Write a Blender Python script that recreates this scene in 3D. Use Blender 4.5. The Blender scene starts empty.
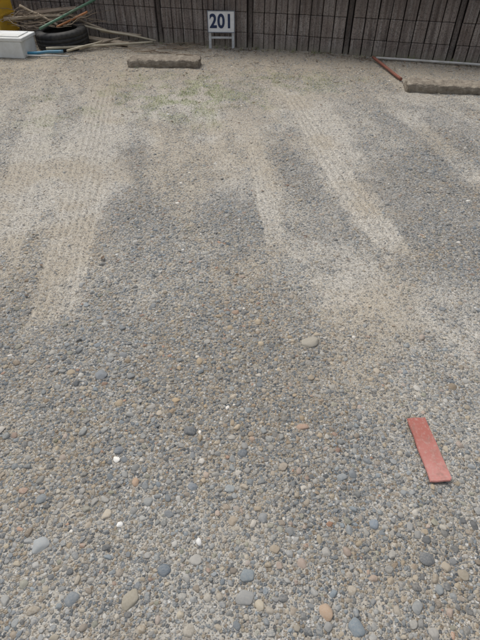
import bpy, bmesh, math, random
import numpy as np
from mathutils import Vector, Matrix, noise as mnoise
random.seed(7); rng=np.random.default_rng(11)
scene=bpy.context.scene
scene.view_settings.view_transform='Standard'; scene.view_settings.look='None'; scene.view_settings.exposure=0
COL=scene.collection

# ---------------------------------------------------------------- noise + ground functions
_lat={}
def vnoise(x,y,s,seed):
    if seed not in _lat: _lat[seed]=np.random.default_rng(seed).random((256,256))
    L=_lat[seed]; x=np.asarray(x,float)/s+1000; y=np.asarray(y,float)/s+1000
    xi=np.floor(x).astype(int); yi=np.floor(y).astype(int); fx=x-xi; fy=y-yi
    fx=fx*fx*(3-2*fx); fy=fy*fy*(3-2*fy)
    a=L[xi%256,yi%256]; b=L[(xi+1)%256,yi%256]; c=L[xi%256,(yi+1)%256]; d=L[(xi+1)%256,(yi+1)%256]
    return (a*(1-fx)+b*fx)*(1-fy)+(c*(1-fx)+d*fx)*fy
def fbm(x,y,s,seed,o=4):
    t=0;a=1;n=0
    for i in range(o):
        t=t+a*vnoise(x,y,s/2**i,seed+i); n+=a; a*=.55
    return t/n
def sstep(a,b,x):
    t=np.clip((x-a)/(b-a),0,1); return t*t*(3-2*t)
# tyre tracks (world metres): polyline, half width, strength
TR=[([(-1.32,5.0),(-1.225,4.26),(-1.089,3.31),(-.976,2.57),(-.906,2.04),(-.85,1.65),(-.83,1.2)],.120,1.0),
    ([(.40,4.9),(.508,4.26),(.589,3.49),(.672,2.77),(.763,2.29),(.86,1.75)],.095,1.0),
    ([(.06,3.8),(.13,3.1),(.16,2.5),(.20,1.85)],.065,.65),
    ([(-1.80,4.6),(-1.52,3.31),(-1.30,2.2),(-1.2,1.6)],.12,.7),
    ([(.36,1.75),(.43,1.40),(.47,.95)],.07,.5),
    ([(-.30,4.6),(-.2,3.6),(-.12,2.9)],.07,.45),
    ([(-2.6,4.5),(-2.3,3.0),(-2.1,2.0)],.11,.6),
    ([(1.35,4.4),(1.5,3.2),(1.62,2.4)],.09,.35),
    ([(2.2,4.2),(2.5,2.6),(2.7,1.6)],.10,.6)]
def track(x,y):
    m=np.zeros_like(x); rib=np.zeros_like(x)
    wob=(fbm(x,y,.12,71,3)-.5)
    for pts,hw,st in TR:
        best=np.full(x.shape,9.0); lat=np.zeros_like(x)
        ys=[p[1] for p in pts]; y1,y0=max(ys),min(ys)
        for (ax,ay),(bx,by) in zip(pts[:-1],pts[1:]):
            dx,dy=bx-ax,by-ay; L2=dx*dx+dy*dy
            t=np.clip(((x-ax)*dx+(y-ay)*dy)/L2,0,1)
            px=x-ax-t*dx; py=y-ay-t*dy; d=np.hypot(px,py); s=np.sign(px*dy-py*dx)
            k=d<best; best=np.where(k,d,best); lat=np.where(k,s*d,lat)
        e=1-sstep(hw*.82,hw*1.08,best+wob*.05)
        e=e*sstep(y0,y0+.55,y+wob*.6)*(1-sstep(y1-.6,y1,y+wob*.6))*st
        nr=4.0 if hw<.1 else 6.0
        r=np.cos(lat/(hw*2/nr)*2*math.pi)
        rib=np.where(e>m,r*e,rib); m=np.maximum(m,e)
    return m,rib
def blob(x,y,cx,cy,rx,ry,seed=31):
    d=np.hypot((x-cx+.14*(y-cy))/rx,(y-cy)/ry)+(fbm(x+.14*y,y*.4,.16,seed,5)-.5)*1.7
    return 1-sstep(.3,1.3,d)
LIGHT=[(.30,2.0,.30,.24,.55),(.83,1.62,.38,.30,.65),(.55,1.72,.16,.12,.5),(-.2,3.9,.9,.9,.25),(-1.5,1.9,.4,.8,.5),(.78,3.4,.14,1.0,.3),(-1.15,3.0,.4,1.5,.3),(.6,1.25,.4,.5,.2)]
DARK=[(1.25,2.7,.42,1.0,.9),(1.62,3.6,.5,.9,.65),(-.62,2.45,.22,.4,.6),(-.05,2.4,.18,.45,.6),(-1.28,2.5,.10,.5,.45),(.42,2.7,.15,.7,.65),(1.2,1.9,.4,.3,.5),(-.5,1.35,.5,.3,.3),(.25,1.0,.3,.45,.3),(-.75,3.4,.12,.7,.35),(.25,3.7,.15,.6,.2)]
def masks(x,y):
    tr,rib=track(x,y)
    xr=x+.14*y
    S=.10+.62*sstep(1.2,2.8,y)+(fbm(x,y,.55,3,5)-.5)*.8+(fbm(x,y,.16,113,4)-.5)*.4+(fbm(x,y,.06,13,3)-.5)*.65+(fbm(xr,y*.12,.07,23,3)-.5)*.45*sstep(1.2,2.,y)
    for cx,cy,rx,ry,s in LIGHT: S=S+s*blob(x,y,cx,cy,rx,ry)
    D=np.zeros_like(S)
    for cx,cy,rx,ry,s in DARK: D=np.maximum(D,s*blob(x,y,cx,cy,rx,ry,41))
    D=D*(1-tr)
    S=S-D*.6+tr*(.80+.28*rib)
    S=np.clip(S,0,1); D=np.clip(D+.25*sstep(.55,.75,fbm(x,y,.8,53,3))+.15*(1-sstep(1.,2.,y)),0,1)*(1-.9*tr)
    B=sstep(3.9,5.4,y+(fbm(x,y,.6,61,3)-.5)*1.2)
    B=np.maximum(B,.9*blob(x,y,.98,2.38,.13,.11,77))
    B=np.maximum(B,.95*blob(x,y,.08,1.18,.50,.5,78)); B=np.maximum(B,.8*blob(x,y,-.55,.8,.3,.3,79)); B=np.maximum(B,.65*sstep(.5,.68,fbm(x,y,.5,88,4)))
    M=np.maximum(1.*blob(x,y,-.6,4.5,.8,.6,81),.55*blob(x,y,.5,4.9,.9,.35,82)); M=np.maximum(M,.4*blob(x,y,-1.6,4.2,.35,.5,84))
    M=M*sstep(.42,.62,fbm(x,y,.12,83,3))
    return S,D,B,M,tr,rib
def gh(x,y,tr=None,rib=None):
    if tr is None: tr,rib=track(x,y)
    near=np.exp(-np.hypot(x,y-3)**2/400)
    return ((fbm(x,y,1.3,91,3)-.5)*.03+(fbm(x,y,.12,95,3)-.5)*.010*(1-.6*tr)+(vnoise(x,y,.03,97)-.5)*.004*(1-.6*tr))*near - tr*.005 + rib*.0055
def gz(x,y):
    return float(gh(np.array([x],float),np.array([y],float))[0])

# ---------------------------------------------------------------- node helpers
class NT:
    def __init__(s,name):
        s.m=bpy.data.materials.new(name); s.m.use_nodes=True; s.t=s.m.node_tree; s.t.nodes.clear()
        s.out=s.t.nodes.new('ShaderNodeOutputMaterial'); s.b=s.t.nodes.new('ShaderNodeBsdfPrincipled')
        s.t.links.new(s.b.outputs[0],s.out.inputs[0])
    def n(s,ty,**k):
        nd=s.t.nodes.new(ty)
        for a,v in k.items(): setattr(nd,a,v)
        return nd
    def l(s,a,b): s.t.links.new(a,b)
    def set(s,sock,v):
        if isinstance(v,bpy.types.NodeSocket): s.l(v,sock)
        else: sock.default_value=v
    def mix(s,f,a,b,mode='MIX'):
        nd=s.n('ShaderNodeMix',data_type='RGBA',blend_type=mode)
        s.set(nd.inputs[0],f); 
        for i,v in ((6,a),(7,b)):
            if isinstance(v,tuple): v=(*v,1) if len(v)==3 else v
            s.set(nd.inputs[i],v)
        return nd.outputs[2]
    def math(s,op,a,b=0.0,clamp=False):
        nd=s.n('ShaderNodeMath',operation=op); nd.use_clamp=clamp; s.set(nd.inputs[0],a); s.set(nd.inputs[1],b); return nd.outputs[0]
    def ramp(s,f,st):
        nd=s.n('ShaderNodeValToRGB'); s.set(nd.inputs[0],f); e=nd.color_ramp.elements
        while len(e)<len(st): e.new(.5)
        for el,(p,c) in zip(e,st):
            el.position=p; el.color=(*c,1) if isinstance(c,tuple) else (c,c,c,1)
        return nd.outputs[0]
    def noise(s,vec,sc,det=4,rough=.55):
        nd=s.n('ShaderNodeTexNoise'); nd.inputs['Scale'].default_value=sc; nd.inputs['Detail'].default_value=det; nd.inputs['Roughness'].default_value=rough
        s.l(vec,nd.inputs['Vector']); return nd.outputs['Fac']
    def coord(s,k='Object'): return s.n('ShaderNodeTexCoord').outputs[k]
    def attr(s,name,ty='GEOMETRY'):
        return s.n('ShaderNodeAttribute',attribute_name=name,attribute_type=ty)
    def bump(s,h,st,dist=.01,nrm=None):
        nd=s.n('ShaderNodeBump'); nd.inputs['Strength'].default_value=st; nd.inputs['Distance'].default_value=dist
        s.l(h,nd.inputs['Height'])
        if nrm: s.l(nrm,nd.inputs['Normal'])
        return nd.outputs[0]
def simple(name,c1,c2,scale=20,rough=.7,bump=.2,bd=.003,dirt=None,spec=.3):
    t=NT(name); co=t.coord()
    f=t.noise(co,scale,4); col=t.mix(t.ramp(f,[(.3,0.),(.7,1.)]),c1,c2)
    if dirt: 
        g=t.noise(co,scale*.35,5,.7); col=t.mix(t.ramp(g,[(.45,0.),(.7,.75)]),col,dirt)
    t.l(col,t.b.inputs['Base Color']); t.b.inputs['Roughness'].default_value=rough
    t.b.inputs['Specular IOR Level'].default_value=spec
    t.l(t.bump(t.noise(co,scale*4,3),bump,bd),t.b.inputs['Normal']); return t.m

SANDC=(.445,.41,.35)
def m_ground():
    t=NT('gravel_ground'); co=t.coord()
    S=t.attr('sand').outputs['Fac']; D=t.attr('dark').outputs['Fac']; B=t.attr('brown').outputs['Fac']; M=t.attr('moss').outputs['Fac']
    n1=t.noise(co,2.2,4,.6); n2=t.noise(co,70,4,.7)
    hi=t.mix(S,(.43,.41,.365),(.61,.575,.51))
    sand=t.mix(t.ramp(n2,[(.32,0.),(.68,1.)]),(.29,.265,.222),hi)
    sand=t.mix(t.ramp(n1,[(.35,0.),(.65,.4)]),sand,(.45,.405,.33))
    sand=t.mix(t.math('MULTIPLY',B,.6),sand,(.35,.285,.195))
    def grit(sc,seed):
        v=t.n('ShaderNodeTexVoronoi',feature='F1',voronoi_dimensions='2D'); v.inputs['Scale'].default_value=sc; v.inputs['Randomness'].default_value=1
        mp=t.n('ShaderNodeMapping'); mp.inputs['Location'].default_value=(seed,seed*.7,0); t.l(co,mp.inputs[0])
        t.l(mp.outputs[0],v.inputs['Vector'])
        sep=t.n('ShaderNodeSeparateColor'); t.l(v.outputs['Color'],sep.inputs[0])
        c=t.ramp(sep.outputs[0],[(0,(.08,.085,.09)),(.2,(.14,.16,.175)),(.4,(.24,.245,.245)),(.6,(.30,.255,.19)),(.75,(.20,.155,.11)),(.87,(.41,.39,.35)),(1,(.54,.53,.50))])
        shape=t.ramp(v.outputs['Distance'],[(.30,1.),(.55,0.)])
        return c,shape,sep.outputs[1]
    c1,s1,r1=grit(210,3.1); c2,s2,r2=grit(90,7.7)
    thr=t.math('ADD',t.math('MULTIPLY',S,.62),.10)
    a1=t.math('MULTIPLY',s1,t.math('GREATER_THAN',r1,t.math('MULTIPLY',thr,.85)))
    a2=t.math('MULTIPLY',s2,t.math('GREATER_THAN',r2,thr))
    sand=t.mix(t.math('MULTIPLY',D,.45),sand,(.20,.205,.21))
    col=t.mix(a1,sand,c1); col=t.mix(a2,col,c2)
    col=t.mix(t.math('MULTIPLY',S,.36),col,sand)
    mo=t.math('MULTIPLY',M,t.ramp(t.noise(co,90,3),[(.42,0.),(.60,.75)])); col=t.mix(mo,col,(.20,.245,.09))
    t.l(col,t.b.inputs['Base Color']); t.b.inputs['Roughness'].default_value=.95; t.b.inputs['Specular IOR Level'].default_value=.12
    h=t.math('ADD',t.math('MULTIPLY',a1,.5),t.math('MULTIPLY',a2,1.)); h=t.math('ADD',h,t.math('MULTIPLY',n2,.8))
    t.l(t.bump(h,.85,.004),t.b.inputs['Normal']); return t.m
def m_pebble():
    t=NT('pebble_stone'); c=t.attr('pcol','INSTANCER').outputs['Color']; du=t.attr('dust','INSTANCER').outputs['Fac']
    co=t.coord(); f=t.noise(co,1.6,4,.65); geo=t.n('ShaderNodeNewGeometry').outputs['Position']
    col=t.mix(t.ramp(f,[(.3,.0),(.7,.45)]),c,t.mix(.5,c,(.32,.31,.285)))
    f2=t.noise(geo,190,3,.7); col=t.mix(t.math('MULTIPLY',t.ramp(f2,[(.38,.10),(.62,1.)]),du),col,SANDC)
    t.l(col,t.b.inputs['Base Color']); t.b.inputs['Roughness'].default_value=.75; t.b.inputs['Specular IOR Level'].default_value=.25
    return t.m

# ---------------------------------------------------------------- mesh helpers
def mkobj(name,me,mat=None,parent=None,loc=(0,0,0),rot=(0,0,0)):
    o=bpy.data.objects.new(name,me); COL.objects.link(o)
    if mat and me is not None: me.materials.append(mat)
    o.location=loc; o.rotation_euler=rot
    if parent: o.parent=parent
    return o
def empty(name,loc=(0,0,0),rot=(0,0,0)):
    o=bpy.data.objects.new(name,None); COL.objects.link(o); o.location=loc; o.rotation_euler=rot; o.empty_display_size=.1; return o
def box_mesh(name,sx,sy,sz,bev=.004,seg=2,rough=0,cuts=0,seed=0,base0=True):
    bm=bmesh.new(); bmesh.ops.create_cube(bm,size=1)
    for v in bm.verts:
        v.co=Vector((v.co.x*sx,v.co.y*sy,(v.co.z+(.5 if base0 else 0))*sz))
    if bev: bmesh.ops.bevel(bm,geom=list(bm.edges),offset=bev,segments=seg,affect='EDGES',profile=.6)
    if cuts:
        for k in range(cuts):
            es=[e for e in bm.edges if e.calc_length()>max(sx,sy,sz)/(2**(k+1))*.6]
            if es: bmesh.ops.subdivide_edges(bm,edges=es,cuts=1,use_grid_fill=True)
    if rough:
        for v in bm.verts:
            v.co+=mnoise.noise_vector(v.co*18+Vector((seed,seed,0)))*rough+mnoise.noise_vector(v.co*55+Vector((seed,0,0)))*rough*.5
    me=bpy.data.meshes.new(name); bm.to_mesh(me); bm.free(); 
    return me
def tube_mesh(name,pts,r,seg=10,r2=None,cap=True):
    pts=[Vector(p) for p in pts]; bm=bmesh.new(); rings=[]
    n=len(pts)
    for i,p in enumerate(pts):
        d=(pts[min(i+1,n-1)]-pts[max(i-1,0)]).normalized()
        a=d.cross(Vector((0,0,1))); 
        if a.length<.01: a=Vector((1,0,0))
        a.normalize(); b=a.cross(d)
        rr=r+((r2 if r2 is not None else r)-r)*i/(n-1)
        rings.append([bm.verts.new(p+(a*math.cos(t)+b*math.sin(t))*rr) for t in [2*math.pi*k/seg for k in range(seg)]])
    for A,Bq in zip(rings[:-1],rings[1:]):
        for k in range(seg): 
            f=bm.faces.new((A[k],A[(k+1)%seg],Bq[(k+1)%seg],Bq[k])); f.smooth=True
    if cap: bm.faces.new(rings[0][::-1]); bm.faces.new(rings[-1])
    bmesh.ops.recalc_face_normals(bm,faces=bm.faces)
    me=bpy.data.meshes.new(name); bm.to_mesh(me); bm.free(); return me
def bent(a,b,sag=.0,n=8,w=.01,seed=0):
    a=Vector(a); b=Vector(b); out=[]
    for i in range(n+1):
        t=i/n; p=a.lerp(b,t); nz=mnoise.noise_vector(Vector((t*2.5+seed,seed*3.3,0)))*w*math.sin(math.pi*t)
        p=p+nz+Vector((0,0,-sag*4*t*(1-t))); out.append(p)
    return out

# ---------------------------------------------------------------- ground
def axis(lo,hi,st,far):
    mid=list(np.arange(lo,hi+st/2,st)); a=[];d=st;p=lo
    while p>-far: d*=1.35; p-=d; a.append(p)
    b=[];d=st;p=mid[-1]
    while p<far: d*=1.35; p+=d; b.append(p)
    return np.array(a[::-1]+mid+b)
xs=axis(-3.4,3.4,.0095,300); ys=axis(-.3,6.9,.014,300)
X,Y=np.meshgrid(xs,ys); S,D,B,M,tr,rib=masks(X,Y); Z=gh(X,Y,tr,rib)
nx,ny=len(xs),len(ys)
me=bpy.data.meshes.new('ground'); co=np.stack([X.ravel(),Y.ravel(),Z.ravel()],1)
me.vertices.add(nx*ny); me.vertices.foreach_set('co',co.astype(np.float32).ravel())
i=np.arange((nx-1)*(ny-1)); r=i//(nx-1); c=i%(nx-1); v0=r*nx+c
q=np.stack([v0,v0+1,v0+nx+1,v0+nx],1).astype(np.int32)
me.loops.add(q.size); me.loops.foreach_set('vertex_index',q.ravel()); me.polygons.add(len(q))
me.polygons.foreach_set('loop_start',(np.arange(len(q))*4).astype(np.int32)); me.polygons.foreach_set('use_smooth',np.ones(len(q),bool))
me.update(calc_edges=True)
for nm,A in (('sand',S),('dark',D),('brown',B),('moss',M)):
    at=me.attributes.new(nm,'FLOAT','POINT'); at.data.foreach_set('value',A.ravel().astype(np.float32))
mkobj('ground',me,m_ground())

# ---------------------------------------------------------------- gravel (instanced pebbles)
pm=m_pebble()
pc=bpy.data.collections.new('pebble_shapes')
for k in range(12):
    bm=bmesh.new(); bmesh.ops.create_icosphere(bm,subdivisions=3,radius=1)
    rr=random.Random(k); pl=[(Vector((rr.gauss(0,1),rr.gauss(0,1),rr.gauss(0,.8))).normalized(),rr.uniform(.62,.92)) for _ in range(4 if k<6 else 12)]
    off=Vector((k*7.3,k*3.1,0))
    for v in bm.verts:
        p=v.co.copy(); p*=1+.22*mnoise.noise(p*1.1+off)+.07*mnoise.noise(p*3+off)
        for n_,d_ in pl:
            e=p.dot(n_)-d_
            if e>0: p-=n_*e*.9
        v.co=p
    for f in bm.faces: f.smooth=True
    m_=bpy.data.meshes.new('pebble'); bm.to_mesh(m_); bm.free(); m_.materials.append(pm)
    pc.objects.link(bpy.data.objects.new('pebble_%02d'%k,m_))
PAL=np.array([(.145,.17,.19),(.19,.22,.24),(.23,.24,.24),(.175,.18,.175),(.28,.28,.265),(.31,.255,.18),(.37,.32,.24),(.24,.19,.135),(.085,.095,.105),(.41,.395,.355),(.66,.65,.61),(.30,.18,.12),(.21,.21,.16),(.33,.255,.205)])
PW=np.array([.16,.135,.13,.11,.11,.11,.075,.07,.06,.045,.004,.014,.035,.02]); PW/=PW.sum()
cell=.0035; x0,x1,y0_,y1_=-3.3,3.4,.0,6.6
occ=np.zeros((int((x1-x0)/cell)+40,int((y1_-y0_)/cell)+40),bool)
HERO=[(.293,1.36,.042,.027,(.31,.28,.225),.2),(-.54,1.18,.026,.022,(.16,.18,.20),2.0),(-.175,.925,.017,.021,(.09,.10,.11),1.4),(.22,.94,.022,.014,(.33,.21,.145),.1),
(.01,.84,.016,.019,(.09,.11,.13),1.2),(-.295,.40,.027,.019,(.27,.24,.18),1.1),(-.58,.54,.027,.021,(.31,.33,.335),.4),(.013,.405,.025,.019,(.25,.25,.24),0.3),(.226,.37,.021,.017,(.38,.26,.17),2.2),
(.30,.335,.022,.018,(.15,.19,.22),1.9),(.02,.46,.020,.017,(.17,.205,.225),.5),(.10,.53,.014,.012,(.30,.24,.17),0),(-.36,.60,.010,.008,(.75,.74,.70),0),(-.21,.47,.018,.020,(.09,.12,.15),.7),
(.53,.50,.021,.018,(.09,.10,.11),.4),(-.335,.735,.011,.016,(.38,.25,.16),.1),(-.285,.67,.016,.014,(.22,.23,.225),0),(.175,.49,.016,.012,(.33,.25,.20),2.),(.40,.60,.017,.014,(.17,.21,.25),.2),(-.02,.61,.016,.013,(.31,.25,.18),.6),
(-.12,.55,.008,.012,(.7,.69,.66),.3),(.07,.62,.016,.013,(.20,.21,.215),1.0),(-.45,.40,.019,.016,(.16,.185,.205),.8),(-.41,.85,.017,.014,(.13,.15,.17),.8),(.33,.75,.017,.014,(.19,.21,.22),.4),(-.15,.72,.016,.013,(.15,.175,.20),2.4),
(-.02,1.55,.018,.013,(.27,.17,.11),.3),(-.62,.68,.018,.015,(.15,.175,.19),1.1),(.47,.38,.018,.014,(.20,.21,.21),.9),(.62,.46,.017,.014,(.26,.22,.16),1.9)]
pos=[];scl=[];rot=[];colr=[];dst=[];kind=[]
def mark(x,y,r):
    a=int((x-r-x0)/cell)+10; b=int((x+r-x0)/cell)+11; c_=int((y-r-y0_)/cell)+10; d_=int((y+r-y0_)/cell)+11
    occ[a:b,c_:d_]=True
for hx,hy,ra,rb,cc,an in HERO:
    mark(hx,hy,(ra+rb)/2*.9); pos.append((hx,hy,gz(hx,hy)-rb*.05)); scl.append((ra*1.08,rb*1.08,rb*.5)); rot.append((random.uniform(-.1,.1),random.uniform(-.1,.1),an)); colr.append((*cc,1)); dst.append(.25); kind.append(random.randint(0,5))
occ[int((.585-x0)/cell)+10:int((.675-x0)/cell)+10, int((.73-y0_)/cell)+10:int((.97-y0_)/cell)+10]=True
classes=[(.014,.018,34,3.3,6.6),(.010,.014,400,3.3,6.6),(.0070,.010,1600,3.3,6.6),(.0048,.0070,3300,2.6,5.2),(.0032,.0048,6000,1.5,2.4)]
for ra,rb,dens,xe,ye in classes:
    ax0,ax1=-xe,xe; n=int((ax1-ax0)*(ye)*dens)
    px=rng.uniform(ax0,ax1,n); py=rng.uniform(.05,ye,n); s,d,b_,mo,tr_,rb_=masks(px,py); u=rng.random(n)
    big=(ra>.0095)
    pr=1-s*(1.12 if big else .92); pr=np.where(py>3.0,pr*(.6 if big else 1.),pr); pr*= np.where(tr_>.4,.25,1)
    if ra<.0070: pr*=np.clip(1.25-np.abs(px)/xe*.5,0,1)
    keep=u<pr
    px,py,s,d,b_=px[keep],py[keep],s[keep],d[keep],b_[keep]
    rad=rng.uniform(ra,rb,len(px)); z=gh(px,py)
    ci=rng.choice(len(PAL),len(px),p=PW); base=PAL[ci]*rng.uniform(.8,1.2,(len(px),1))
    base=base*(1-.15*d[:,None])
    g=base.mean(1,keepdims=True); base=g+(base-g)*rng.uniform(.6,1.15,(len(px),1))
    base=base*(1+b_[:,None]*np.array([[.07,-.01,-.10]]))
    A=(px-rad*.70-x0)/cell+10; Bq=(px+rad*.70-x0)/cell+11; C2=(py-rad*.70-y0_)/cell+10; D2=(py+rad*.70-y0_)/cell+11
    A=A.astype(int);Bq=Bq.astype(int);C2=C2.astype(int);D2=D2.astype(int)
    asp=rng.uniform(.58,.95,len(px)); fl=rng.uniform(.40,.66,len(px)); sink=rng.uniform(-.5,.05,len(px)); rz=rng.uniform(0,6.28,len(px)); tl=rng.normal(0,.13,(len(px),2)); kk=rng.integers(0,12,len(px)); dd=np.clip(.20+.55*s+rng.normal(0,.15,len(px)),0,.9)
    for j in range(len(px)):
        sl=occ[A[j]:Bq[j],C2[j]:D2[j]]
        if sl.any(): continue
        sl[:]=True; rj=rad[j]
        pos.append((px[j],py[j],z[j]+rj*sink[j]*fl[j])); scl.append((rj*1.15,rj*1.15*asp[j],rj*fl[j])); rot.append((tl[j,0],tl[j,1],rz[j])); colr.append((*base[j],1)); dst.append(dd[j]); kind.append(kk[j])
N=len(pos); print('PEBBLES',N)
gm=bpy.data.meshes.new('gravel'); gm.vertices.add(N); gm.vertices.foreach_set('co',np.array(pos,np.float32).ravel())
for nm,ty,dat,key in (('scl','FLOAT_VECTOR',scl,'vector'),('rot','FLOAT_VECTOR',rot,'vector'),('pcol','FLOAT_COLOR',colr,'color'),('dust','FLOAT',dst,'value')):
    at=gm.attributes.new(nm,ty,'POINT'); at.data.foreach_set(key,np.array(dat,np.float32).ravel())
at=gm.attributes.new('kind','INT','POINT'); at.data.foreach_set('value',np.array(kind,np.int32))
go=mkobj('gravel',gm)
ng=bpy.data.node_groups.new('scatter_pebbles','GeometryNodeTree')
ng.interface.new_socket('Geometry',in_out='INPUT',socket_type='NodeSocketGeometry'); ng.interface.new_socket('Geometry',in_out='OUTPUT',socket_type='NodeSocketGeometry')
N_=ng.nodes.new; gi=N_('NodeGroupInput'); gout=N_('NodeGroupOutput'); m2p=N_('GeometryNodeMeshToPoints'); iop=N_('GeometryNodeInstanceOnPoints'); ci=N_('GeometryNodeCollectionInfo')
ci.inputs['Collection'].default_value=pc; ci.inputs['Separate Children'].default_value=True; ci.inputs['Reset Children'].default_value=True
def na(nm,ty):
    n=N_('GeometryNodeInputNamedAttribute'); n.data_type=ty; n.inputs['Name'].default_value=nm; return n.outputs['Attribute']
e2r=N_('FunctionNodeEulerToRotation'); L=ng.links.new
L(gi.outputs[0],m2p.inputs['Mesh']); L(m2p.outputs[0],iop.inputs['Points']); L(ci.outputs[0],iop.inputs['Instance']); iop.inputs['Pick Instance'].default_value=True
L(na('kind','INT'),iop.inputs['Instance Index']); L(na('rot','FLOAT_VECTOR'),e2r.inputs[0]); L(e2r.outputs[0],iop.inputs['Rotation']); L(na('scl','FLOAT_VECTOR'),iop.inputs['Scale']); L(iop.outputs[0],gout.inputs[0])
go.modifiers.new('scatter','NODES').node_group=ng

# ---------------------------------------------------------------- concrete block wall
def m_wall(name,k=1.0,lite=.55):
    t=NT(name); co=t.coord(); f=t.noise(co,5,5,.65); g=t.noise(co,80,3,.7)
    col=t.mix(t.ramp(f,[(.3,0.),(.7,1.)]),(.15*k,.112*k,.092*k),(.28*k,.23*k,.20*k))
    v=t.attr('tone').outputs['Fac']; col=t.mix(t.math('MULTIPLY',v,lite),col,(.35*k,.305*k,.27*k))
    mp=t.n('ShaderNodeMapping'); mp.inputs['Scale'].default_value=(38,1,3); t.l(co,mp.inputs[0])
    st=t.noise(mp.outputs[0],1,4); col=t.mix(t.ramp(st,[(.48,0.),(.68,.6)]),col,(.44*k,.41*k,.375*k))
    mp2=t.n('ShaderNodeMapping'); mp2.inputs['Scale'].default_value=(22,1,1.2); mp2.inputs['Location'].default_value=(5,0,2); t.l(co,mp2.inputs[0])
    col=t.mix(t.ramp(t.noise(mp2.outputs[0],1,4),[(.5,0.),(.66,.7)]),col,(.07*k,.052*k,.045*k))
    col=t.mix(t.ramp(g,[(.38,.65),(.52,0.)]),col,(.06*k,.05*k,.043*k))
    sx=t.n('ShaderNodeSeparateXYZ'); t.l(co,sx.inputs[0])
    hi=t.ramp(t.math('ADD',sx.outputs[2],t.math('MULTIPLY',f,.35)),[(.48,0.),(.72,.55)]); col=t.mix(hi,col,(.09*k,.07*k,.06*k))
    lo=t.ramp(sx.outputs[2],[(0,.7),(.10,0.)]); col=t.mix(lo,col,(.27,.24,.19))
    t.l(col,t.b.inputs['Base Color']); t.b.inputs['Roughness'].default_value=.9; t.l(t.bump(g,.8,.008),t.b.inputs['Normal']); return t.m
WA=Vector((-1.343,6.60,0)); WB=Vector((2.556,5.57,0)); wd=(WB-WA).normalized(); wang=math.atan2(wd.y,wd.x)
wall=empty('concrete_block_wall',(WA.x,WA.y,0),(0,0,wang))
def chbox(bm,x0,x1,z0,z1,y0,y1,ch,lay,tone,groove=True):
    def V(x,y,z): return bm.verts.new((x,y,z))
    if groove: xm=(x0+x1)/2; prof=[(x0,y1),(x0,y0+ch),(x0+ch,y0),(xm-.012,y0),(xm-.004,y0+.008),(xm+.004,y0+.008),(xm+.012,y0),(x1-ch,y0),(x1,y0+ch),(x1,y1)]
    else: prof=[(x0,y1),(x0,y0+ch),(x0+ch,y0),(x1-ch,y0),(x1,y0+ch),(x1,y1)]
    levels=[(z0,ch),(z0+ch,0),(z1-ch,0),(z1,ch)]
    rings=[]
    for z,ins in levels: rings.append([V(x,min(y+ins,y1),z) for x,y in prof])
    n=len(prof); fs=[]
    for a,b in zip(rings[:-1],rings[1:]):
        for k in range(n-1): fs.append(bm.faces.new((a[k],a[k+1],b[k+1],b[k])))
    fs.append(bm.faces.new(rings[-1])); fs.append(bm.faces.new(rings[0][::-1]))
    for f in fs:
        for v in f.verts: v[lay]=tone
bm=bmesh.new(); lay=bm.verts.layers.float.new('tone')
pitch=1.12; W0=-7*pitch+.35; rows=6; rh=.205
for b in range(16):
    xa=W0+b*pitch; 
    for r_ in range(rows):
        nu=8; uw=(pitch-.07)/nu
        for u_ in range(nu):
            jx=random.uniform(-.002,.002); jy=random.uniform(-.007,.007)
            xx=xa+.07+u_*uw; g_=random.uniform(.003,.006)
            chbox(bm,xx+g_+jx,xx+uw-g_+jx,-.05+r_*rh+.002,-.05+(r_+1)*rh-.002,jy,.05,.005,lay,random.random()*(.5+.5*(u_//2%2)))
bmesh.ops.recalc_face_normals(bm,faces=bm.faces)
me=bpy.data.meshes.new('ribbed_blocks'); bm.to_mesh(me); bm.free(); mkobj('ribbed_blocks',me,m_wall('wall_block'),wall)
bm=bmesh.new(); lay=bm.verts.layers.float.new('tone')
for b in range(17):
    xa=W0+b*pitch; chbox(bm,xa+.008,xa+.062,-.08,rows*rh-.02,.018,.12,.006,lay,.0,False)
bmesh.ops.recalc_face_normals(bm,faces=bm.faces)
me=bpy.data.meshes.new('posts'); bm.to_mesh(me); bm.free(); mkobj('posts',me,m_wall('wall_post',.55),wall)
LW=16*pitch+.07
me=box_mesh('backing',LW,.10,rows*rh+.02,.004); mkobj('backing',me,m_wall('wall_backing',.45),wall,(W0+LW/2,.175,-.09))
me=box_mesh('coping',LW+.06,.24,.05,.006); mkobj('coping',me,m_wall('wall_coping',1.2),wall,(W0+LW/2,.10,rows*rh-.045))
def wpt(x,off):
    t=(x-WA.x)/wd.x; p=WA+wd*t; nrm=Vector((wd.y,-wd.x,0)); return p+nrm*off

# ---------------------------------------------------------------- number sign
white=simple('white_paint',(.82,.82,.82),(.76,.76,.75),15,.45,.05,.001,dirt=(.62,.60,.55),spec=.4)
navy=simple('navy_lettering',(.02,.035,.09),(.03,.045,.10),20,.5,.02)
steel=simple('grey_bracket',(.62,.63,.63),(.50,.51,.51),25,.5,.1,dirt=(.30,.26,.21))
sp=wpt(-.19,.10); sign=empty('parking_number_sign',(sp.x,sp.y,gz(sp.x,sp.y)),(0,0,math.radians(-3)))
me=box_mesh('plate',.31,.008,.215,.003); mkobj('plate',me,white,sign,(0,0,.165))
bm=bmesh.new()
for w_,h_,cx,cz in ((.312,.007,0,.377),(.312,.007,0,.168),(.007,.202,-.1525,.2725),(.007,.202,.1525,.2725)):
    bmesh.ops.create_cube(bm,size=1,matrix=Matrix.Translation((cx,-.0055,cz))@Matrix.Diagonal((w_,.005,h_,1)))
me=bpy.data.meshes.new('border'); bm.to_mesh(me); bm.free(); mkobj('border',me,simple('grey_border',(.20,.23,.27),(.16,.18,.22),20),sign)
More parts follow.
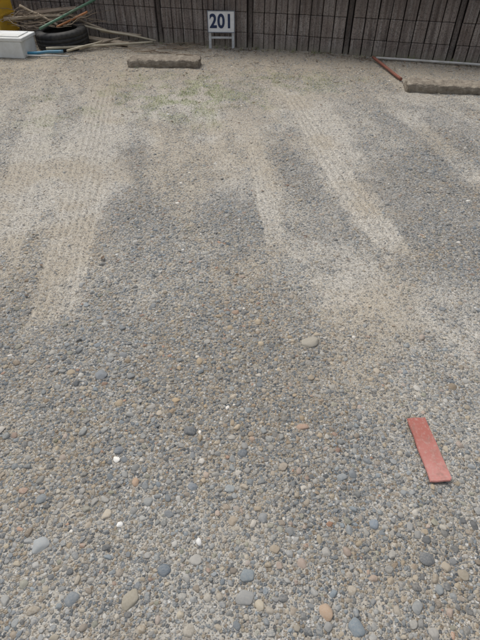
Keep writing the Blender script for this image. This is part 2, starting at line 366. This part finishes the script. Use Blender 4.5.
for i_,x_ in enumerate((-.135,.135)):
    me=box_mesh('leg',.030,.020,.42,.003); mkobj('leg_%d'%(i_+1),me,steel,sign,(x_,.0152,-.06))
me=box_mesh('crossbar',.238,.014,.022,.003); mkobj('crossbar',me,steel,sign,(0,.0155,.10))
cu=bpy.data.curves.new('digits','FONT'); cu.body='201'; cu.size=.185; cu.align_x='CENTER'; cu.align_y='CENTER'; cu.extrude=.0012; cu.offset=.0055; cu.space_character=1.08
o=bpy.data.objects.new('digits_c',cu); COL.objects.link(o); bpy.context.view_layer.update()
dg=bpy.context.evaluated_depsgraph_get(); tm=bpy.data.meshes.new_from_object(o.evaluated_get(dg)); bpy.data.objects.remove(o)
mkobj('digits',tm,navy,sign,(0,-.0062,.272),(math.pi/2,0,0)).scale=(.9,1.02,1)

# ---------------------------------------------------------------- wheel stops
ws=simple('weathered_concrete',(.21,.175,.135),(.36,.315,.25),22,.95,1.,.010,dirt=(.13,.105,.08))
for k,(cx,cy,L_,a) in enumerate(((-.80,5.49,.76,-5),(1.99,4.64,.88,-7))):
    me=box_mesh('wheel_stop',L_,.20,.13,.022,2,.013,6,k*5)
    for p in me.polygons: p.use_smooth=True
    mkobj('wheel_stop' if k==0 else 'wheel_stop.001',me,ws,None,(cx,cy,gz(cx,cy)-.06),(math.radians(2),math.radians(1 if k else -1),math.radians(a)))

# ---------------------------------------------------------------- red strip
rt=NT('faded_red_plastic'); co=rt.coord(); sp_=rt.n('ShaderNodeSeparateXYZ'); rt.l(co,sp_.inputs[0])
g=rt.math('ADD',rt.math('MULTIPLY',sp_.outputs[1],4.5),rt.math('MULTIPLY',rt.noise(co,14,5),.8))
col=rt.mix(rt.ramp(g,[(.0,0.),(.6,1.)]),(.47,.215,.185),(.35,.125,.10))
col=rt.mix(rt.ramp(rt.noise(co,90,5,.7),[(.5,0.),(.72,.5)]),col,(.46,.37,.32))
col=rt.mix(rt.ramp(rt.noise(co,35,5,.7),[(.54,0.),(.70,.65)]),col,(.26,.165,.135))
rt.l(col,rt.b.inputs['Base Color']); rt.b.inputs['Roughness'].default_value=.75; rt.b.inputs['Specular IOR Level'].default_value=.2; rt.l(rt.bump(rt.noise(co,60,4),.3,.002),rt.b.inputs['Normal'])
out=[(-.034,.118),(-.010,.120),(.012,.1185),(.030,.119),(.031,.07),(.034,.02),(.0345,-.04),(.037,-.09),(.0375,-.112),(.030,-.120),(.012,-.1195),(-.015,-.121),(-.034,-.1185),(-.033,-.08),(-.0345,-.03),(-.036,.0),(-.0335,.045),(-.0355,.09)]
bm=bmesh.new(); vs=[bm.verts.new((x,y,0)) for x,y in out]; f=bm.faces.new(vs); 
ex=bmesh.ops.extrude_face_region(bm,geom=[f]); tv=[e for e in ex['geom'] if isinstance(e,bmesh.types.BMVert)]
bmesh.ops.translate(bm,verts=tv,vec=(0,0,.009)); bmesh.ops.recalc_face_normals(bm,faces=bm.faces)
bmesh.ops.bevel(bm,geom=[e for e in bm.edges if e.calc_face_angle(0)>.9 and abs(e.verts[0].co.z-e.verts[1].co.z)<.001],offset=.0018,segments=2,affect='EDGES')
me=bpy.data.meshes.new('red_plastic_strip'); bm.to_mesh(me); bm.free()
mkobj('red_plastic_strip',me,rt.m,None,(.632,.85,gz(.632,.85)+.006),(math.radians(1.0),math.radians(-1.5),math.radians(3)))

# ---------------------------------------------------------------- debris pile
rub=simple('tyre_rubber',(.018,.018,.019),(.035,.034,.033),12,.7,.2,.002,dirt=(.09,.082,.07))
def lathe(name,prof,seg=96,treads=0):
    bm=bmesh.new(); rings=[]
    for k in range(seg):
        a=2*math.pi*k/seg; rr=[]
        for (r_,z_,tflag) in prof:
            r2=r_-(.007 if (tflag and treads and k%4==0) else 0); rr.append(bm.verts.new((r2*math.cos(a),r2*math.sin(a),z_)))
        rings.append(rr)
    n=len(prof)
    for k in range(seg):
        A,Bq=rings[k],rings[(k+1)%seg]
        for j in range(n): f=bm.faces.new((A[j],Bq[j],Bq[(j+1)%n],A[(j+1)%n])); f.smooth=True
    bmesh.ops.recalc_face_normals(bm,faces=bm.faces); me=bpy.data.meshes.new(name); bm.to_mesh(me); bm.free(); return me
prof=[(.195,-.075,0),(.20,-.088,0),(.225,-.098,0),(.262,-.095,0),(.286,-.085,0),(.295,-.07,1),(.298,-.045,1),(.290,-.043,0),(.290,-.036,0),(.299,-.034,1),(.300,-.005,1),(.291,-.004,0),(.291,.004,0),(.300,.005,1),(.299,.034,1),(.290,.036,0),(.290,.043,0),(.298,.045,1),(.295,.07,1),(.286,.085,0),(.262,.095,0),(.225,.098,0),(.20,.088,0),(.195,.075,0),(.21,.06,0),(.272,.055,0),(.285,.0,0),(.272,-.055,0),(.21,-.06,0)]
tc=(-2.10,6.30); mkobj('car_tyre',lathe('car_tyre',prof,120,1),rub,None,(tc[0],tc[1],gz(*tc)+.098),(math.radians(2),math.radians(-3),0))
sty=simple('polystyrene',(.78,.79,.77),(.70,.71,.69),10,.8,.25,.002,dirt=(.56,.55,.49))
bx=empty('polystyrene_box',(-2.63,5.96,gz(-2.63,5.96)),(0,0,math.radians(-8)))
mkobj('body',box_mesh('body',.52,.32,.165,.012,3),sty,bx,(0,0,0)); mkobj('lid',box_mesh('lid',.55,.345,.035,.010,3),sty,bx,(.004,.002,.1655),(0,0,math.radians(1.2)))
mkobj('lid_rim',box_mesh('lid_rim',.44,.25,.012,.005,2),sty,bx,(.004,.002,.199),(0,0,math.radians(1.2)))
yel=simple('yellow_plastic',(.74,.45,.04),(.64,.38,.04),10,.5,.1,.002,dirt=(.42,.28,.07))
yb=empty('yellow_plastic_crate',(-2.97,6.50,gz(-3,6.5)),(0,0,math.radians(-12)))
mkobj('shell',box_mesh('shell',.44,.34,.62,.015,3),yel,yb)
for k,zz in enumerate((.12,.30,.48,.60)): mkobj('rib_%d'%k,box_mesh('rib',.465,.365,.022,.006,2),yel,yb,(0,0,zz))
for k,xx in enumerate((-.15,-.05,.05,.15)): mkobj('stave_%d'%k,box_mesh('stave',.02,.36,.50,.004,2),yel,yb,(xx,0,.05))
wood=simple('weathered_wood',(.33,.26,.18),(.47,.40,.31),18,.85,.5,.003,dirt=(.17,.13,.09))
dark=simple('dark_branch',(.12,.09,.07),(.20,.16,.12),22,.9,.6,.003)
green=simple('green_plastic_pole',(.10,.20,.13),(.14,.26,.17),12,.5,.1,.001,dirt=(.2,.22,.16))
blue=simple('blue_pipe',(.05,.22,.36),(.07,.27,.40),12,.5,.1,.001,dirt=(.25,.28,.28))
bam=simple('bamboo',(.47,.41,.29),(.58,.52,.40),12,.6,.3,.002,dirt=(.34,.29,.21))
pipe=simple('grey_pipe',(.58,.57,.54),(.46,.45,.42),12,.6,.1,.001,dirt=(.30,.27,.22))
rust=simple('rusty_red_paint',(.27,.095,.065),(.20,.08,.055),22,.8,.5,.002,dirt=(.13,.085,.065))
org=simple('orange_plastic',(.50,.20,.07),(.45,.2,.09),12,.5,.1)
def pole(name,a,b,r,mat,r2=None,w=.01,seed=0):
    return mkobj(name,tube_mesh(name,bent(a,b,0,14,w,seed),r,12,r2),mat)
pole('blue_pipe',(-2.42,5.86,.03),(-2.0,5.92,.035),.016,blue,seed=2)
pole('green_pole',(-2.25,6.05,.23),(-1.72,6.62,.42),.014,green,seed=3,w=.004)
pole('bamboo_pole',(-2.2,5.96,.055),(-1.05,6.36,.035),.014,bam,.010,seed=4,w=.02)
pole('bamboo_pole.001',(-1.95,5.90,.045),(-1.62,6.22,.07),.012,bam,.009,seed=5)
pole('bamboo_pole.002',(-1.9,6.45,.19),(-1.02,6.44,.03),.012,bam,.009,seed=15)
pole('wooden_stake',(-2.75,6.35,.27),(-1.98,6.52,.28),.020,wood,.014,seed=6)
pole('wooden_stake.001',(-2.62,6.60,.36),(-2.12,6.30,.22),.017,wood,.012,seed=7)
pole('wooden_stake.002',(-2.45,6.20,.21),(-1.80,6.60,.26),.013,dark,.008,seed=8,w=.03)
pole('wooden_stake.003',(-2.2,6.62,.30),(-1.55,6.50,.10),.015,wood,.012,seed=21,w=.01)
pole('wooden_stake.004',(-1.85,6.05,.03),(-1.45,6.45,.06),.013,wood,.010,seed=22,w=.01)
pole('orange_stick',(-2.12,6.24,.21),(-1.78,6.42,.33),.011,org,seed=12,w=.003)
pole('grey_pipe',(1.50,5.72,.018),(3.1,5.30,.02),.012,pipe,seed=13,w=.008)
pole('rusty_rod',(1.46,5.70,.03),(1.575,4.93,.022),.014,rust,.014,seed=14,w=.006)
pole('grey_pipe.001',(-2.5,5.82,.02),(-1.9,5.78,.018),.009,pipe,seed=16)
for k,(cx,cy,cz,l_,w__,a,tl_) in enumerate(((-1.62,6.40,.03,.62,.07,-22,2),(-2.30,6.55,.30,.75,.08,-6,-6),(-1.45,6.52,.08,.5,.05,-8,5))):
    mkobj('wooden_board' if k==0 else 'wooden_board.%03d'%k,box_mesh('wooden_board',l_,w__,.022,.003,1,.002,3,k),wood if k!=1 else dark,None,(cx,cy,cz),(math.radians(12),math.radians(tl_),math.radians(a)))
bm=bmesh.new()
for k in range(46):
    a=Vector((random.uniform(-2.85,-1.9),random.uniform(6.2,6.6),random.uniform(.20,.30))); an=random.gauss(0,.5)+(math.pi if random.random()<.4 else 0)
    ln=random.uniform(.25,.75); e=a+Vector((math.cos(an)*ln,math.sin(an)*ln*.35,random.uniform(-.04,.16)))
    m_=tube_mesh('t',bent(a,e,0,9,.07,k+40),random.uniform(.003,.008),6,.0015); bm.from_mesh(m_); bpy.data.meshes.remove(m_)
for k in range(48):
    x=random.uniform(-1.9,-.5); p=wpt(x,random.uniform(.05,.55)); an=random.gauss(-.2,.4); ln=random.uniform(.1,.45); a=Vector((p.x,p.y,.012)); e=a+Vector((math.cos(an)*ln,math.sin(an)*ln,random.uniform(0,.03)))
    m_=tube_mesh('t',bent(a,e,0,7,.03,k+140),random.uniform(.002,.006),6,.0015); bm.from_mesh(m_); bpy.data.meshes.remove(m_)
me=bpy.data.meshes.new('dead_branches'); bm.to_mesh(me); bm.free(); mkobj('dead_branches',me,simple('dead_twig',(.15,.11,.08),(.36,.29,.21),4,.9,.3))

# ---------------------------------------------------------------- litter, twigs, weeds
bm=bmesh.new()
def leaf(x,y,s,tw=False):
    z=gz(x,y)+.006; a=random.uniform(0,6.28); 
    if tw: L_,Wd=s*2.6,s*.10
    else: L_,Wd=s,s*.42
    M_=Matrix.Translation((x,y,z+s*.08))@Matrix.Rotation(a,4,'Z')@Matrix.Rotation(random.gauss(0,.3),4,'X')@Matrix.Rotation(random.gauss(0,.15),4,'Y')
    cu_=random.uniform(-.25,.35)*s
    pr=[(-1,0),(-.5,.75),(.1,1),(.6,.6),(1,0)]
    c=[bm.verts.new(M_@Vector((p*L_/2,0,cu_*.5*p*p))) for p,_ in pr]
    for sg in (1,-1):
        e=[bm.verts.new(M_@Vector((p*L_/2,sg*q_*Wd/2,cu_*.5*p*p+abs(cu_)*q_*.5))) for p,q_ in pr[1:-1]]
        bm.faces.new([c[0],c[1],e[0]]); bm.faces.new([c[1],c[2],e[1],e[0]]); bm.faces.new([c[2],c[3],e[2],e[1]]); bm.faces.new([c[3],c[4],e[2]])
for _ in range(1300):
    y=6.5-abs(random.gauss(0,1.1)); x=random.uniform(-3.2,3.2)
    if y>wpt(x,.02).y: y=wpt(x,random.uniform(.03,.25)).y
    if vnoise(np.array([x]),np.array([y]),.35,201)[0]<.35: continue
    leaf(x,y,random.uniform(.012,.036),random.random()<.35)
for _ in range(300):
    x=random.uniform(-3,3); t_=abs(random.gauss(0,.12))+.02; p=wpt(x,t_); leaf(p.x,p.y,random.uniform(.02,.045),random.random()<.3)
for _ in range(130):
    leaf(random.uniform(-2,2),random.uniform(1.6,4.5),random.uniform(.010,.028),random.random()<.5)
for x,y,s in ((-.70,1.95,.045),(-.62,1.93,.03),(.14,2.68,.035),(-1.0,1.9,.03)): leaf(x,y,s)
me=bpy.data.meshes.new('leaf_litter'); bm.to_mesh(me); bm.free()
t=NT('dead_leaf'); co=t.coord(); t.l(t.mix(t.ramp(t.noise(co,5,3),[(.35,0.),(.65,1.)]),(.09,.062,.045),(.24,.17,.11)),t.b.inputs['Base Color']); t.b.inputs['Roughness'].default_value=.8
mkobj('leaf_litter',me,t.m)
bm=bmesh.new()
def tuft(x,y,hh,n):
    z=gz(x,y)
    for _ in range(n):
        a=random.uniform(0,6.28); lean=random.uniform(.2,1.3); h_=hh*random.uniform(.5,1); w_=random.uniform(.001,.0022); bx_,by_=x+random.gauss(0,.018),y+random.gauss(0,.018)
        dx,dy=math.cos(a),math.sin(a); px,py=-dy*w_,dx*w_; prev=None
        for k in range(4):
            t_=k/3; r_=h_*math.sin(lean)*t_**1.5; zz=z+h_*math.cos(lean*.7)*t_; ww=1-t_*.85
            pair=(bm.verts.new((bx_+dx*r_-px*ww,by_+dy*r_-py*ww,zz)),bm.verts.new((bx_+dx*r_+px*ww,by_+dy*r_+py*ww,zz)))
            if prev: bm.faces.new((prev[0],prev[1],pair[1],pair[0]))
            prev=pair
tx=rng.uniform(-2.4,2.4,7000); ty=rng.uniform(3.6,5.6,7000); mm=masks(tx,ty)[3]
for x,y,m_ in zip(tx,ty,mm):
    if m_>.12 and random.random()<m_*.65: tuft(x,y,.020,7)
for _ in range(70):
    x=random.uniform(-1.2,3); p=wpt(x,random.uniform(.02,.12)); tuft(p.x,p.y,random.uniform(.03,.07),9)
me=bpy.data.meshes.new('weeds'); bm.to_mesh(me); bm.free()
t=NT('weed_green'); co=t.coord(); t.l(t.mix(t.ramp(t.noise(co,7,3),[(.4,0.),(.6,1.)]),(.15,.20,.06),(.29,.30,.14)),t.b.inputs['Base Color']); t.b.inputs['Roughness'].default_value=.7
mkobj('weeds',me,t.m)

# ---------------------------------------------------------------- light
w_=bpy.data.worlds.new('World'); scene.world=w_; w_.use_nodes=True; nt=w_.node_tree; bg=nt.nodes['Background']
sky=nt.nodes.new('ShaderNodeTexSky'); sky.sky_type='NISHITA'; sky.sun_disc=False; sky.sun_elevation=math.radians(62); sky.sun_rotation=math.radians(-35); sky.air_density=1; sky.dust_density=4
hs=nt.nodes.new('ShaderNodeHueSaturation'); hs.inputs['Saturation'].default_value=.4
nt.links.new(sky.outputs[0],hs.inputs['Color']); nt.links.new(hs.outputs[0],bg.inputs[0]); bg.inputs[1].default_value=.15
sl=bpy.data.lights.new('sun','SUN'); sl.energy=1.5; sl.angle=math.radians(30); sl.color=(1,.99,.96)
so=bpy.data.objects.new('sun',sl); COL.objects.link(so)
el,az=math.radians(62),math.radians(-35); d=Vector((math.sin(az)*math.cos(el),math.cos(az)*math.cos(el),math.sin(el)))
so.rotation_euler=d.to_track_quat('Z','Y').to_euler(); so.location=(0,0,6)

cam=bpy.data.cameras.new('camera'); cam.sensor_fit='VERTICAL'; cam.sensor_height=36; cam.sensor_width=27; cam.lens=465/640*36; cam.clip_start=.05; cam.clip_end=1000
cob=bpy.data.objects.new('camera',cam); COL.objects.link(cob); cob.location=(0,0,1.4); cob.rotation_euler=(math.radians(47),0,0); scene.camera=cob
